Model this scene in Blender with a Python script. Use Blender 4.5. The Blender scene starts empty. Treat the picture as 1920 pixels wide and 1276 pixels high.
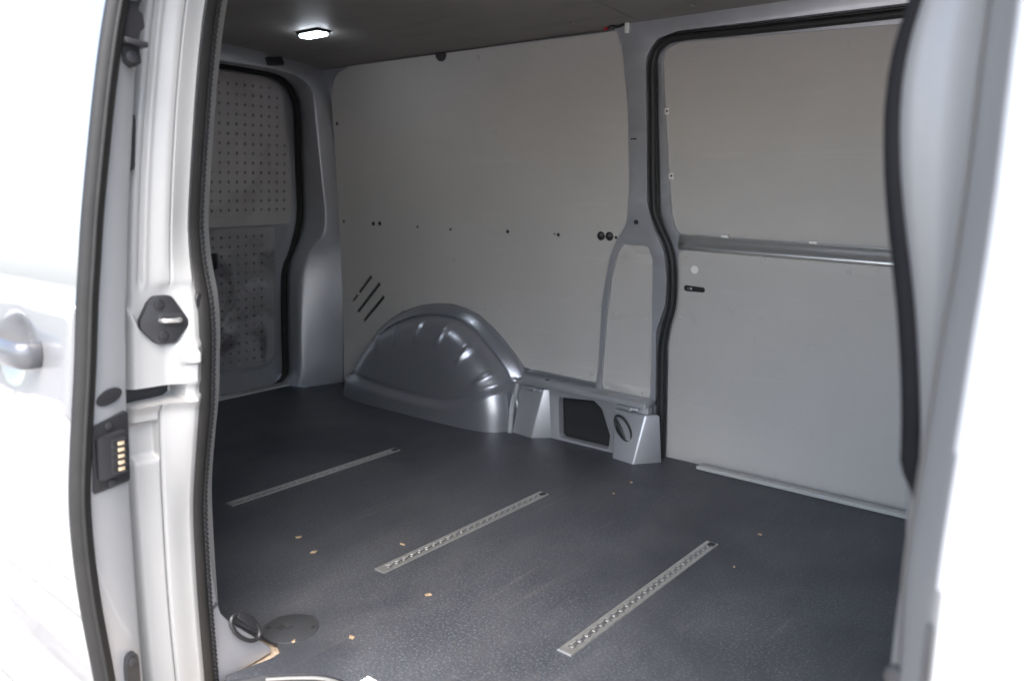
import bpy, bmesh, math, random
import numpy as np
from mathutils import Vector, Matrix
random.seed(4)
S = bpy.context.scene
COL = S.collection
R = math.radians

# ------------------------------------------------------------------ camera
cd = bpy.data.cameras.new('camera')
cam = bpy.data.objects.new('camera', cd)
COL.objects.link(cam)
cam.location = (0, 0, 0.89)
cam.rotation_euler = (R(90 - 10.8), 0, R(39.5))
cd.sensor_width = 36
cd.lens = 36 * 1525 / 1920
cd.clip_start = 0.05
cd.clip_end = 500
cd.dof.use_dof = True
cd.dof.focus_distance = 2.0
cd.dof.aperture_fstop = 3.3
S.camera = cam

# ------------------------------------------------------------------ light
SUN_EL, SUN_AZ = 57, 142          # bright overcast day, the sun veiled behind the photographer
w = bpy.data.worlds.new('World'); S.world = w
w.use_nodes = True
nt = w.node_tree; nt.nodes.clear()
sky = nt.nodes.new('ShaderNodeTexSky'); sky.sky_type = 'NISHITA'; sky.sun_disc = False
sky.sun_elevation = R(SUN_EL); sky.sun_rotation = R(SUN_AZ)
sky.dust_density = 2.5; sky.air_density = 1.0; sky.ozone_density = 0.6
bg = nt.nodes.new('ShaderNodeBackground'); bg.inputs['Strength'].default_value = 0.15
out = nt.nodes.new('ShaderNodeOutputWorld')
nt.links.new(sky.outputs[0], bg.inputs[0]); nt.links.new(bg.outputs[0], out.inputs[0])
sl = bpy.data.lights.new('sun', 'SUN'); sl.energy = 1.5; sl.angle = R(60); sl.color = (1, .965, .91)
sun = bpy.data.objects.new('sun', sl); COL.objects.link(sun)
# direction towards the sun: azimuth measured from +Y clockwise, as in the sky texture
sd = Vector((math.sin(R(SUN_AZ)) * math.cos(R(SUN_EL)), math.cos(R(SUN_AZ)) * math.cos(R(SUN_EL)), math.sin(R(SUN_EL))))
sun.rotation_euler = sd.to_track_quat('Z', 'Y').to_euler()
S.view_settings.view_transform = 'Standard'
S.view_settings.look = 'None'
S.view_settings.exposure = 2.65
S.view_settings.gamma = 1
S.view_settings.use_curve_mapping = False
S.render.engine = 'CYCLES'
S.cycles.use_denoising = True
S.cycles.max_bounces = 10
S.cycles.diffuse_bounces = 6
S.cycles.sample_clamp_indirect = 6

# ------------------------------------------------------------------ materials
def mat(name, col, rough=.5, metal=0., coat=0., var=.06, vscale=6., bump=0., bscale=200., spec=.5, speck=0., sscale=300., rvar=0.):
    m = bpy.data.materials.new(name); m.use_nodes = True
    n = m.node_tree; p = n.nodes['Principled BSDF']; L = n.links.new
    p.inputs['Roughness'].default_value = rough
    p.inputs['Metallic'].default_value = metal
    p.inputs['Coat Weight'].default_value = coat
    p.inputs['Coat Roughness'].default_value = .03
    p.inputs['Specular IOR Level'].default_value = spec
    tc = n.nodes.new('ShaderNodeTexCoord')
    nz = n.nodes.new('ShaderNodeTexNoise'); nz.inputs['Scale'].default_value = vscale; nz.inputs['Detail'].default_value = 8
    nz.inputs['Roughness'].default_value = .65
    L(tc.outputs['Object'], nz.inputs['Vector'])
    cr = n.nodes.new('ShaderNodeValToRGB')
    cr.color_ramp.elements[0].position = .3; cr.color_ramp.elements[1].position = .7
    cr.color_ramp.elements[0].color = (*[max(0, c * (1 - var)) for c in col], 1)
    cr.color_ramp.elements[1].color = (*[c * (1 + var) for c in col], 1)
    L(nz.outputs['Fac'], cr.inputs[0])
    last = cr.outputs[0]
    if speck:
        n2 = n.nodes.new('ShaderNodeTexNoise'); n2.inputs['Scale'].default_value = sscale; n2.inputs['Detail'].default_value = 3
        L(tc.outputs['Object'], n2.inputs['Vector'])
        mr = n.nodes.new('ShaderNodeMapRange'); mr.inputs[1].default_value = .35; mr.inputs[2].default_value = .7
        mr.inputs[3].default_value = 1 - speck; mr.inputs[4].default_value = 1 + speck
        L(n2.outputs['Fac'], mr.inputs[0])
        mx = n.nodes.new('ShaderNodeMix'); mx.data_type = 'RGBA'; mx.blend_type = 'MULTIPLY'; mx.inputs[0].default_value = 1
        L(last, mx.inputs[6]); L(mr.outputs[0], mx.inputs[7]); last = mx.outputs[2]
    L(last, p.inputs['Base Color'])
    if rvar:
        mr2 = n.nodes.new('ShaderNodeMapRange'); mr2.inputs[1].default_value = .3; mr2.inputs[2].default_value = .7
        mr2.inputs[3].default_value = max(.03, rough - rvar); mr2.inputs[4].default_value = rough + rvar
        L(nz.outputs['Fac'], mr2.inputs[0]); L(mr2.outputs[0], p.inputs['Roughness'])
    if bump:
        n3 = n.nodes.new('ShaderNodeTexNoise'); n3.inputs['Scale'].default_value = bscale; n3.inputs['Detail'].default_value = 4
        L(tc.outputs['Object'], n3.inputs['Vector'])
        b = n.nodes.new('ShaderNodeBump'); b.inputs['Strength'].default_value = bump; b.inputs['Distance'].default_value = .002
        L(n3.outputs['Fac'], b.inputs['Height']); L(b.outputs[0], p.inputs['Normal'])
    return m

M = {}
M['silver'] = mat('silver_paint', (.35, .355, .365), .45, .5, .6, .03, 3, .0, 900)
M['inner_silver'] = mat('inner_silver_paint', (.455, .462, .49), .42, .62, .15, .05, 5, .05, 900, rvar=.05)
M['dimmed_silver'] = mat('dimmed_matt_silver', (.19, .188, .185), .48, .4, .1, .04, 5, .03, 700)  # van silver, darkened for pillar faces turned away from the sun
M['arch'] = mat('dimmed_arch_silver', (.38, .39, .425), .32, .75, .2, .04, 5)  # inner silver, darkened for the dark floor it mirrors
M['rail'] = mat('rail_paint', (.62, .62, .62), .34, .85, .1, .04, 6)
M['cover'] = mat('grey_cover', (.030, .032, .036), .5, 0, 0, .1, 20, .1, 300)
M['handle'] = mat('handle_paint', (.085, .086, .092), .35, .4, .3, .05, 10)
M['lit_silver'] = mat('lit_silver_paint', (.42, .42, .42), .5, .2, .4, .03, 3, .03, 700)  # van silver, lightened for outward faces that burn out in daylight
M['jamb'] = mat('jamb_paint', (.275, .275, .272), .6, .15, .15, .03, 3, .03, 700)
M['outer'] = mat('dimmed_polished_silver', (.16, .16, .16), .4, .2, 1.0, .02, 3)  # van silver, darkened for its grazing view so mirrored paving shows
M['matt'] = mat('matt_black_rubber', (.008, .008, .009), .9, 0, 0, .1, 20, spec=.05)
M['lining'] = mat('grey_lining_board', (.44, .423, .402), .55, 0, 0, .04, 3, .12, 500, .4, .05, 900)
M['peg'] = mat('perforated_board', (.40, .38, .375), .4, 0, 0, .06, 5, .05, 300)
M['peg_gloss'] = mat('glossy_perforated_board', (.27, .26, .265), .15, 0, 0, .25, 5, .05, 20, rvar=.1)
M['ceiling'] = mat('ceiling_board', (.205, .193, .182), .6, 0, 0, .05, 4, .1, 600, .3)
M['rubber'] = mat('door_rubber', (.014, .0135, .013), .55, 0, 0, .15, 30, .1, 200, .28)
M['black'] = mat('black_plastic', (.018, .018, .02), .42, 0, 0, .1, 20, .1, 500)
M['dark'] = mat('dark_cavity', (.012, .012, .013), .8, 0, 0, .1, 10)
M['alu'] = mat('brushed_aluminium', (.62, .62, .6), .35, .85, 0, .12, 40, .1, 500)
M['gold'] = mat('contact_brass', (.72, .56, .38), .4, .6, 0, .08, 60)
M['steel'] = mat('steel', (.35, .35, .36), .3, .9, 0, .08, 40)
M['white'] = mat('white_clip', (.75, .74, .7), .5, 0, 0, .05, 20)
M['dust'] = mat('dusty_underfloor', (.34, .27, .2), .9, 0, 0, .3, 60, .4, 300)
M['leaf'] = mat('dry_leaf', (.30, .22, .14), .7, 0, 0, .35, 90, .3, 400)
M['paver'] = mat('concrete_paver', (.50, .475, .44), .85, 0, 0, .15, 4, .4, 120, .3, .12, 90)
M['joint'] = mat('sand_joint', (.13, .12, .11), .95, 0, 0, .2, 12)
M['trim'] = mat('sill_trim', (.42, .42, .40), .5, 0, 0, .06, 12)
M['seal'] = mat('door_rubber_black', (.020, .020, .021), .5, 0, 0, .1, 30, 0, 200, .35)
M['red'] = mat('red_wire', (.4, .02, .02), .5)

def floor_mat():
    m = mat('antislip_floor', (.046, .049, .056), .5, 0, 0, .22, 4, .5, 420, .5, .28, 300, .07)
    n = m.node_tree; L = n.links.new; p = n.nodes['Principled BSDF']
    tc = [x for x in n.nodes if x.type == 'TEX_COORD'][0]
    src = p.inputs['Base Color'].links[0].from_socket
    # dried dust scuffs: long soft streaks and patches worn into the coating
    mp = n.nodes.new('ShaderNodeMapping'); mp.inputs['Scale'].default_value = (2.2, 1.1, 1); mp.inputs['Rotation'].default_value = (0, 0, .5)
    L(tc.outputs['Object'], mp.inputs[0])
    nz = n.nodes.new('ShaderNodeTexNoise'); nz.inputs['Scale'].default_value = 3; nz.inputs['Detail'].default_value = 10; nz.inputs['Roughness'].default_value = .7
    L(mp.outputs[0], nz.inputs['Vector'])
    mr = n.nodes.new('ShaderNodeMapRange'); mr.inputs[1].default_value = .42; mr.inputs[2].default_value = .72; mr.inputs[4].default_value = .38
    L(nz.outputs['Fac'], mr.inputs[0])
    # light flecks mixed into the base colour
    v = n.nodes.new('ShaderNodeTexNoise'); v.inputs['Scale'].default_value = 190; v.inputs['Detail'].default_value = 2
    L(tc.outputs['Object'], v.inputs['Vector'])
    mr2 = n.nodes.new('ShaderNodeMapRange'); mr2.inputs[1].default_value = .52; mr2.inputs[2].default_value = .70; mr2.inputs[4].default_value = .5
    L(v.outputs['Fac'], mr2.inputs[0])
    a = n.nodes.new('ShaderNodeMix'); a.data_type = 'RGBA'
    L(mr2.outputs[0], a.inputs[0]); L(src, a.inputs[6]); a.inputs[7].default_value = (.15, .17, .215, 1)
    b = n.nodes.new('ShaderNodeMix'); b.data_type = 'RGBA'
    L(mr.outputs[0], b.inputs[0]); L(a.outputs[2], b.inputs[6]); b.inputs[7].default_value = (.105, .105, .108, 1)
    L(b.outputs[2], p.inputs['Base Color'])
    return m
def wear_or_reflection(m, col, amount, scale, stretch, lo, hi, rot=(0, 0, 0)):
    """rub marks: streaky patches of another colour laid into the base colour"""
    n = m.node_tree; L = n.links.new; p = n.nodes['Principled BSDF']
    tc = [x for x in n.nodes if x.type == 'TEX_COORD'][0]; src = p.inputs['Base Color'].links[0].from_socket
    mp = n.nodes.new('ShaderNodeMapping'); mp.inputs['Scale'].default_value = stretch; mp.inputs['Rotation'].default_value = rot
    L(tc.outputs['Object'], mp.inputs[0])
    z = n.nodes.new('ShaderNodeTexNoise'); z.inputs['Scale'].default_value = scale; z.inputs['Detail'].default_value = 7; z.inputs['Distortion'].default_value = .6
    L(mp.outputs[0], z.inputs['Vector'])
    r = n.nodes.new('ShaderNodeMapRange'); r.inputs[1].default_value = lo; r.inputs[2].default_value = hi; r.inputs[4].default_value = amount
    L(z.outputs['Fac'], r.inputs[0])
    x = n.nodes.new('ShaderNodeMix'); x.data_type = 'RGBA'
    L(r.outputs[0], x.inputs[0]); L(src, x.inputs[6]); x.inputs[7].default_value = (*col, 1)
    L(x.outputs[2], p.inputs['Base Color'])
wear_or_reflection(M['lining'], (.36, .345, .325), .22, 2.2, (1, 1, 5), .58, .74, (0, .2, 0))
wear_or_reflection(M['lining'], (.60, .59, .57), .10, 5, (.5, 1, 9), .62, .70, (0, -.35, 0))
wear_or_reflection(M['lining'], (.28, .26, .24), .15, 26, (1, 1, 1), .68, .74)
wear_or_reflection(M['peg_gloss'], (.10, .095, .10), .85, 5, (1, 1, .8), .50, .60)  # dark shapes of reflections, painted into the panel's colour
wear_or_reflection(M['peg_gloss'], (.5, .49, .49), .45, 7, (1, 1, 1.4), .60, .70)  # pale shapes of reflections, painted in likewise
wear_or_reflection(M['peg'], (.26, .24, .235), .6, 6, (1, 1, 1), .55, .7)
wear_or_reflection(M['ceiling'], (.14, .13, .12), .5, 3, (1, 4, 1), .5, .72)
wear_or_reflection(M['inner_silver'], (.30, .29, .28), .35, 7, (1, 1, 1), .58, .75)
wear_or_reflection(M['cover'], (.07, .068, .065), .3, 30, (1, 1, 1), .5, .7)
M['floor'] = floor_mat()
wear_or_reflection(M['floor'], (.14, .135, .13), .25, 9, (6, .5, 1), .60, .72, (0, 0, .9))
wear_or_reflection(M['floor'], (.022, .025, .032), .6, 2.0, (1, 1, 1), .50, .68)
em = bpy.data.materials.new('lamp_glow'); em.use_nodes = True
pp = em.node_tree.nodes['Principled BSDF']
pp.inputs['Base Color'].default_value = (.9, .93, 1, 1); pp.inputs['Emission Color'].default_value = (.82, .9, 1, 1); pp.inputs['Emission Strength'].default_value = 9
M['glow'] = em

# ------------------------------------------------------------------ helpers
def obj(name, bm, m, parent=None, smooth=35):
    bmesh.ops.remove_doubles(bm, verts=bm.verts, dist=1e-5)
    bmesh.ops.recalc_face_normals(bm, faces=bm.faces)
    me = bpy.data.meshes.new(name); bm.to_mesh(me); bm.free()
    me.materials.append(M[m])
    for p in me.polygons: p.use_smooth = True
    me.set_sharp_from_angle(angle=R(smooth))
    o = bpy.data.objects.new(name, me); COL.objects.link(o)
    if parent: o.parent = parent
    return o

def empty(name, loc=(0, 0, 0)):
    o = bpy.data.objects.new(name, None); COL.objects.link(o); o.location = loc; o.empty_display_size = .1
    return o

def lab(o, t): o['label'] = t; return o

def yp(z): return 2.318 - .0607 * z * z - .006 * z      # inner face of the far side wall at height z
def W(s, z, d=0): return (s, yp(z) - d, z)               # far wall: along, up, proud of the lining face
MID = 1.51                                               # the van's centre plane
def WN(s, z, d=0): return (s, 2 * MID - yp(z) + d, z)    # the same wall mirrored to the near side
def FL(s, t, d=0): return (s, t, d)                      # floor
def door_x(z): return -3.145 + .10 * z
def RE(s, z, d=0): return (door_x(z) + d, s, z)          # rear doors: across, up, proud
def ceil_z(y): return 1.393 - .035 * ((y - MID) / .69) ** 2
def CE(s, t, d=0): return (s, t, ceil_z(t) - d)          # ceiling: along, across, below

def arc(cx, cy, r, a0, a1, n=6):
    return [(cx + r * math.cos(R(a0 + (a1 - a0) * i / n)), cy + r * math.sin(R(a0 + (a1 - a0) * i / n))) for i in range(n + 1)]

def rounded(pts, r, n=5):
    """polygon with its corners rounded; r is one radius or a list"""
    out = []; N = len(pts)
    for i, p in enumerate(pts):
        rr = (r[i] if i < len(r) else r[-1]) if isinstance(r, (list, tuple)) else r
        p = Vector(p); a = Vector(pts[i - 1]); b = Vector(pts[(i + 1) % N])
        va = (a - p); vb = (b - p); la, lb = va.length, vb.length
        va.normalize(); vb.normalize()
        ang = va.angle(vb)
        if rr <= 0 or ang > R(172): out.append(tuple(p)); continue
        t = min(rr / math.tan(ang / 2), la * .48, lb * .48)
        q0 = p + va * t; q2 = p + vb * t
        for k in range(n + 1):
            u = k / n
            out.append(tuple(q0 * (1 - u) ** 2 + p * 2 * u * (1 - u) + q2 * u * u))
    return out

def smooth_path(pts, n, closed=False):
    """Catmull-Rom through pts resampled to n points"""
    P = [Vector(p) for p in pts]; N = len(P); res = []
    segs = N if closed else N - 1
    fine = []
    for i in range(segs):
        if closed: p0, p1, p2, p3 = P[i - 1], P[i], P[(i + 1) % N], P[(i + 2) % N]
        else: p0, p1, p2, p3 = P[max(i - 1, 0)], P[i], P[i + 1], P[min(i + 2, N - 1)]
        for k in range(16):
            t = k / 16
            fine.append(.5 * ((2 * p1) + (p2 - p0) * t + (2 * p0 - 5 * p1 + 4 * p2 - p3) * t * t + (3 * p1 - p0 - 3 * p2 + p3) * t ** 3))
    fine.append(P[0] if closed else P[-1])
    L = [0]
    for a, b in zip(fine, fine[1:]): L.append(L[-1] + (b - a).length)
    j = 0
    for k in range(n):
        t = L[-1] * k / (n if closed else n - 1)
        while j < len(L) - 2 and L[j + 1] < t: j += 1
        u = (t - L[j]) / max(L[j + 1] - L[j], 1e-9)
        res.append(fine[j].lerp(fine[j + 1], min(max(u, 0), 1)))
    return res

def sheet_bm(outline, mp, d0, d1, holes=(), bevel=0, seg=2, cut=None, cut_s=None):
    """solid plate: outline (with holes) in the wall's own coordinates, from depth d0 to the visible face d1"""
    bm = bmesh.new(); ed = []
    for loop in [outline, *holes]:
        vs = [bm.verts.new((p[0], p[1], d1)) for p in loop]
        for i in range(len(vs)): ed.append(bm.edges.new((vs[i - 1], vs[i])))
    bmesh.ops.triangle_fill(bm, use_beauty=True, use_dissolve=False, edges=ed, normal=(0, 0, 1))
    if cut:
        lo = min(p[1] for p in outline); hi = max(p[1] for p in outline); z = lo + cut
        while z < hi:
            bmesh.ops.bisect_plane(bm, geom=bm.verts[:] + bm.edges[:] + bm.faces[:], plane_co=(0, z, 0), plane_no=(0, 1, 0)); z += cut
    front = set(bm.faces[:])
    r = bmesh.ops.extrude_face_region(bm, geom=list(front), use_keep_orig=True)
    nv = [g for g in r['geom'] if isinstance(g, bmesh.types.BMVert)]
    for v in nv: v.co.z = d0
    bm.faces.ensure_lookup_table()
    if bevel:
        be = [e for e in bm.edges if len(e.link_faces) == 2 and (e.link_faces[0] in front) != (e.link_faces[1] in front)]
        bmesh.ops.bevel(bm, geom=be, offset=bevel, segments=seg, profile=.5, affect='EDGES', clamp_overlap=True)
    for v in bm.verts: v.co = mp(v.co.x, v.co.y, v.co.z)
    return bm

def sheet(name, outline, mp, d0, d1, m, parent, **k): return obj(name, sheet_bm(outline, mp, d0, d1, **k), m, parent)

def tube_bm(path, rad, seg=10, closed=False, section=None, up=None, bm=None, mod=None):
    """sweep a round (or given 2-D) section along a path"""
    bm = bm or bmesh.new(); P = [Vector(p) for p in path]; N = len(P); rings = []
    sec = section or [(math.cos(2 * math.pi * i / seg), math.sin(2 * math.pi * i / seg)) for i in range(seg)]
    T = []
    for i in range(N):
        a = P[i - 1] if (i or closed) else P[0]; b = P[(i + 1) % N] if (i < N - 1 or closed) else P[-1]
        T.append((b - a).normalized())
    ref = Vector(up) if up else (Vector((0, 0, 1)) if abs(T[0].z) < .8 else Vector((1, 0, 0)))
    for i in range(N):
        n1 = ref - T[i] * ref.dot(T[i]); n1.normalize()
        if not up: ref = n1
        n2 = T[i].cross(n1)
        r = (rad[i] if isinstance(rad, (list, tuple)) else rad) * (mod(i) if mod else 1)
        rings.append([bm.verts.new(P[i] + n1 * (r * x) + n2 * (r * y)) for x, y in sec])
    K = len(sec)
    for i in range(N if closed else N - 1):
        A, B = rings[i], rings[(i + 1) % N]
        for k in range(K): bm.faces.new((A[k], A[(k + 1) % K], B[(k + 1) % K], B[k]))
    if not closed:
        bm.faces.new(rings[0][::-1]); bm.faces.new(rings[-1])
    return bm

def loft_bm(rows, closed_ring=False, bm=None):
    bm = bm or bmesh.new()
    V = [[bm.verts.new(p) for p in r] for r in rows]
    K = len(rows[0])
    for A, B in zip(V, V[1:]):
        for k in range(K if closed_ring else K - 1):
            bm.faces.new((A[k], A[(k + 1) % K], B[(k + 1) % K], B[k]))
    if closed_ring:
        bm.faces.new(V[0][::-1]); bm.faces.new(V[-1])
    return bm

def box_bm(c, s, bevel=0, rot=None, bm=None, seg=2):
    b2 = bmesh.new()
    bmesh.ops.create_cube(b2, size=1)
    for v in b2.verts: v.co = Vector((v.co.x * s[0], v.co.y * s[1], v.co.z * s[2]))
    if bevel: bmesh.ops.bevel(b2, geom=b2.edges[:], offset=bevel, segments=seg, profile=.5, affect='EDGES')
    for v in b2.verts:
        v.co = (rot @ v.co if rot else v.co) + Vector(c)
    if bm is None: return b2
    me = bpy.data.meshes.new('tmp'); b2.to_mesh(me); b2.free(); bm.from_mesh(me); bpy.data.meshes.remove(me)
    return bm

def disc_bm(c, n, r, h, seg=20, bevel=0, ry=None, xdir=None):
    """flat cylinder standing on c, pointing along n"""
    b = bmesh.new()
    bmesh.ops.create_cone(b, cap_ends=True, segments=seg, radius1=r, radius2=r, depth=h)
    if bevel:
        be = [e for e in b.edges if all(v.co.z > 0 for v in e.verts)]
        bmesh.ops.bevel(b, geom=be, offset=bevel, segments=2, profile=.5, affect='EDGES')
    q = Vector(n).to_track_quat('Z', 'Y').to_matrix()
    for v in b.verts:
        if ry: v.co.y *= ry / r
        v.co = q @ (v.co + Vector((0, 0, h / 2))) + Vector(c)
    return b

def interp(tab, z):
    xs = [t[0] for t in tab]; ys = [t[1] for t in tab]
    return float(np.interp(z, xs, ys))

def smoothtab(tab):
    """cubic resample of a (z, value) table so that the lofted curves have no kinks"""
    tab = sorted(tab); P = smooth_path([(a, b, 0) for a, b in tab], 80)
    return [(p.x, p.y) for p in P]

def sstep(a, b, x):
    t = min(max((x - a) / (b - a), 0), 1); return t * t * (3 - 2 * t)

# ------------------------------------------------------------------ ground: block paving
G = -.62
gp = empty('paving', (0, 0, G)); gp['kind'] = 'structure'; gp['label'] = 'pale grey concrete block paving beside the van'
bm = bmesh.new()
vs = [bm.verts.new(p) for p in ((-60, -60, -.012), (60, -60, -.012), (60, 60, -.012), (-60, 60, -.012))]; bm.faces.new(vs)
obj('sand_bed', bm, 'joint', gp)
pm = box_bm((0, 0, -.03), (.199, .094, .06), .004, seg=1)
first = None; PV = []; PF = []; cells = []
for j in range(-90, 6):
    for i in range(-50, 30):
        cells.append((i * .21 + (j % 2) * .105, j * .105 + .35))
cells.sort(key=lambda c: (c[0] + 1.5) ** 2 + (c[1] + .3) ** 2)
for k, (x, y) in enumerate(cells):
    dz = random.uniform(-.002, .002)
    if k == 0:
        first = obj('paver', pm, 'paver', gp); first.location = (x, y, dz)
    elif k < 300:
        o = first.copy(); COL.objects.link(o); o.parent = gp
        o.location = (x, y, dz); o.rotation_euler = (random.uniform(-.006, .006), random.uniform(-.006, .006), 0)
    else:
        n0 = len(PV)
        PV += [(x + sx * .0995, y + sy * .047, zz_) for zz_ in (dz, dz - .03) for sx, sy in ((-1, -1), (1, -1), (1, 1), (-1, 1))]
        PF += [(n0, n0 + 1, n0 + 2, n0 + 3)] + [(n0 + q, n0 + q + 4, n0 + (q + 1) % 4 + 4, n0 + (q + 1) % 4) for q in range(4)]
me = bpy.data.meshes.new('paver_field'); me.from_pydata(PV, [], PF); me.materials.append(M['paver'])
o = bpy.data.objects.new('paver_field', me); COL.objects.link(o); o.parent = gp; o['kind'] = 'stuff'

# ------------------------------------------------------------------ the van
van = empty('cargo_van', (-1.6, MID, G))
van['label'] = 'silver cargo van seen through its open side door, empty load space with grey lined walls'
van['category'] = 'van'
van.location = (0, 0, 0)
VAN = van

# ---- floor board with a notch round the bracket foot and a cut-out for the step
step = [(-1.262, .702), (-1.215, .765), (-1.176, .803), (-1.136, .833), (-1.09, .845), (-1.0, .85)]
floor_out = [(-3.11, 2.33), (-3.11, .69), (-1.46, .69), (-1.46, .812), (-1.435, .826), (-1.30, .842), (-1.262, .826), (-1.258, .80), (-1.274, .715)] + step[0:] + [(-.05, .85), (-.05, 2.33)]
floor = sheet('floor_panel', floor_out, FL, -.012, 0, 'floor', VAN)
lab(floor, 'dark speckled anti-slip floor board')
b = box_bm((-1.6, MID, -.032), (3.1, 1.72, .03)); obj('underfloor', b, 'dust', VAN)
# step rim, well and alu edge
obj('step_rim', tube_bm(smooth_path([(x + .004, y - .008, -.003) for x, y in step[1:]] + [(-.6, .842, -.003)], 60), .0035, 8), 'dimmed_silver', VAN)
wb = bmesh.new()
pth = [(-1.262, .69)] + step[1:] + [(-.05, .85)]
loft = [[(x, y, .0) for x, y in pth], [(x + .004, y - .006, -.02) for x, y in pth], [(x + .01, y - .02, -.2) for x, y in pth]]
loft_bm(loft, bm=wb)
step_well = obj('step_well', wb, 'black', VAN)
obj('step_tread', box_bm((-.66, .74, -.21), (1.25, .28, .02), .004), 'black', VAN)
eb = box_bm((-.555, .866, .0015), (1.02, .024, .005), .001)
for k in range(3): box_bm((-.555, .859 + k * .007, .0043), (1.02, .0028, .002), 0, None, eb)
obj('edge_trim', eb, 'white', VAN)

# ---- load tracks let into the floor
def track():
    Lh = .32; hw = .0165; p = .0254; ro = .0085; sl_ = .0048
    n = int((2 * Lh - .02) / p); s0 = -n * p / 2
    up_, dn = [], []
    for k in range(n):
        c = s0 + p * (k + .5)
        for a in range(5):
            t = R(150 - 30 * a)
            up_.append((ro * math.sin(t) if abs(ro * math.sin(t)) > sl_ else sl_, c - ro * math.cos(t) * -1 if False else c - ro * math.cos(t)))
    up_.sort(key=lambda q: q[1])
    hole = [(a, b_) for a, b_ in up_] + [(-a, b_) for a, b_ in reversed(up_)]
    outl = [(-hw, -Lh), (hw, -Lh), (hw, Lh), (-hw, Lh)]
    return sheet_bm(outl, lambda s, t, d: (s, t, d), -.006, .0035, holes=[hole], bevel=.0008, seg=1)
tr0 = None
for X, t in ((-2.003, 'floor track lying deepest in the load space'), (-1.368, 'middle floor track'), (-.834, 'floor track nearest the door opening')):
    if tr0 is None:
        tr0 = obj('floor_track', track(), 'alu', VAN); o = tr0
        ch0 = obj('track_channel', box_bm((0, 0, .0008), (.02, .625, .0012)), 'steel', o)
        sb_ = bmesh.new()
        for k in range(24): box_bm((.0, -.305 + .0127 + .0254 * k, .0022), (.007, .0085, .0022), .001, None, sb_, 1)  # bright blocks added for the sky glints in the track holes
        st0 = obj('track_glint', sb_, 'alu', o)
        en0 = obj('track_stop', box_bm((.004, .306, .003), (.016, .018, .005), .001), 'black', o)
    else:
        o = tr0.copy(); COL.objects.link(o); o.parent = VAN
        for c in (ch0, en0, st0):
            d = c.copy(); COL.objects.link(d); d.parent = o
    o.location = (X, 1.49, 0); lab(o, t)

# ---- round floor cover plates
for (x, y) in ((-1.318, .888),):
    o = obj('cover_plate', disc_bm((x, y, .0), (0, 0, 1), .056, .0025, 40, .001), 'cover' if y < 1 else 'floor', VAN)
    if y < 1: lab(o, 'round dark plastic cover set in the floor')
    if y > 1: continue
    for s in (-1, 1):
        obj('screw', disc_bm((x + s * .034, y + s * .03, .0024), (0, 0, 1), .0045, .0012, 10), 'dark', o)
    pb = box_bm((x - .016, y - .012, .0027), (.016, .016, .0012), 0)
    box_bm((x - .001, y - .001, .0027), (.004, .016, .0012), 0, None, pb)
    obj('plate_mark', pb, 'dark', o)

# ---- far side: painted steel shell behind everything
shell = sheet('side_shell', [(-3.2, -.15), (0, -.15), (0, 1.5), (-3.2, 1.5)], W, -.16, -.12, 'inner_silver', VAN, cut=.1)
backing = sheet('side_wall', [(-2.98, -.03), (-1.30, -.03), (-1.30, 1.395), (-2.98, 1.395)], W, -.045, -.022, 'inner_silver', VAN, cut=.08)
lab(backing, 'bare painted steel of the side wall')
panel_out = rounded([(-2.655, 1.355), (-2.745, 1.328), (-2.790, 1.26), (-2.800, 1.21), (-2.838, .928), (-2.87, .583), (-2.913, .01), (-2.83, .01), (-2.81, .06),
             (-2.732, .19), (-2.66, .268), (-2.584, .326), (-2.49, .373), (-2.385, .408), (-2.29, .425), (-2.202, .43), (-2.13, .421), (-2.064, .401), (-1.995, .36), (-1.932, .312), (-1.843, .223),
             (-1.515, .215), (-1.502, .27), (-1.484, .514), (-1.449, .66), (-1.416, .723), (-1.384, .767), (-1.368, .885), (-1.364, 1.127), (-1.373, 1.30), (-1.385, 1.348)],
            [.03, .05, .03, 0, 0, 0, .01] + [0] * 14 + [.01, .02] + [.02] * 6 + [.03])
def strip(a, b, hw):
    a = Vector(a); b = Vector(b); n = (b - a).normalized(); p = Vector((-n.y, n.x)) * hw
    return [tuple(a + p), tuple(b + p), tuple(b - p), tuple(a - p)]
slots = [strip((-2.676, .508), (-2.768, .428), .0068), strip((-2.625, .482), (-2.79, .338), .0075), strip((-2.606, .426), (-2.752, .302), .0075), strip((-2.778, .419), (-2.818, .384), .006), ]
notch = arc(-2.142, 1.352, .026, 180, 360, 10)
panel = sheet('wall_panel', panel_out, W, -.010, 0, 'lining', VAN, holes=slots, bevel=.002, seg=1, cut=.06)
lab(panel, 'large plain grey lining panel above the wheel arch')
for s in slots: obj('vent_slot', sheet_bm([(a, b_) for a, b_ in s], W, -.02, -.008), 'dark', panel)  # near-black plates stand in for the shade inside the slots
obj('plug', sheet_bm(notch, W, -.002, .006, bevel=.001, seg=1), 'black', panel)
for x, z, r in [(-2.632, .732, .009), (-2.592, .734, .009), (-2.368, .727, .005), (-2.187, .723, .005), (-1.901, .725, .007), (-1.674, .722, .006), (-1.69, .724, .003), (-1.440, .722, .005), (-2.783, 1.141, .007), (-2.823, .736, .006)]:
    obj('fixing_hole', disc_bm(W(x, z, -.001), (0, -1, 0), r, .002, 14), 'dark', panel)
for x in (-1.498, -1.465):
    o = obj('grommet', disc_bm(W(x, .725, -.001), (0, -1, 0), .015, .003, 20, .001), 'black', panel)
    obj('screw', disc_bm(W(x + .002, .728, .002), (0, -1, 0), .006, .003, 12, .001), 'steel', o)
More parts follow.
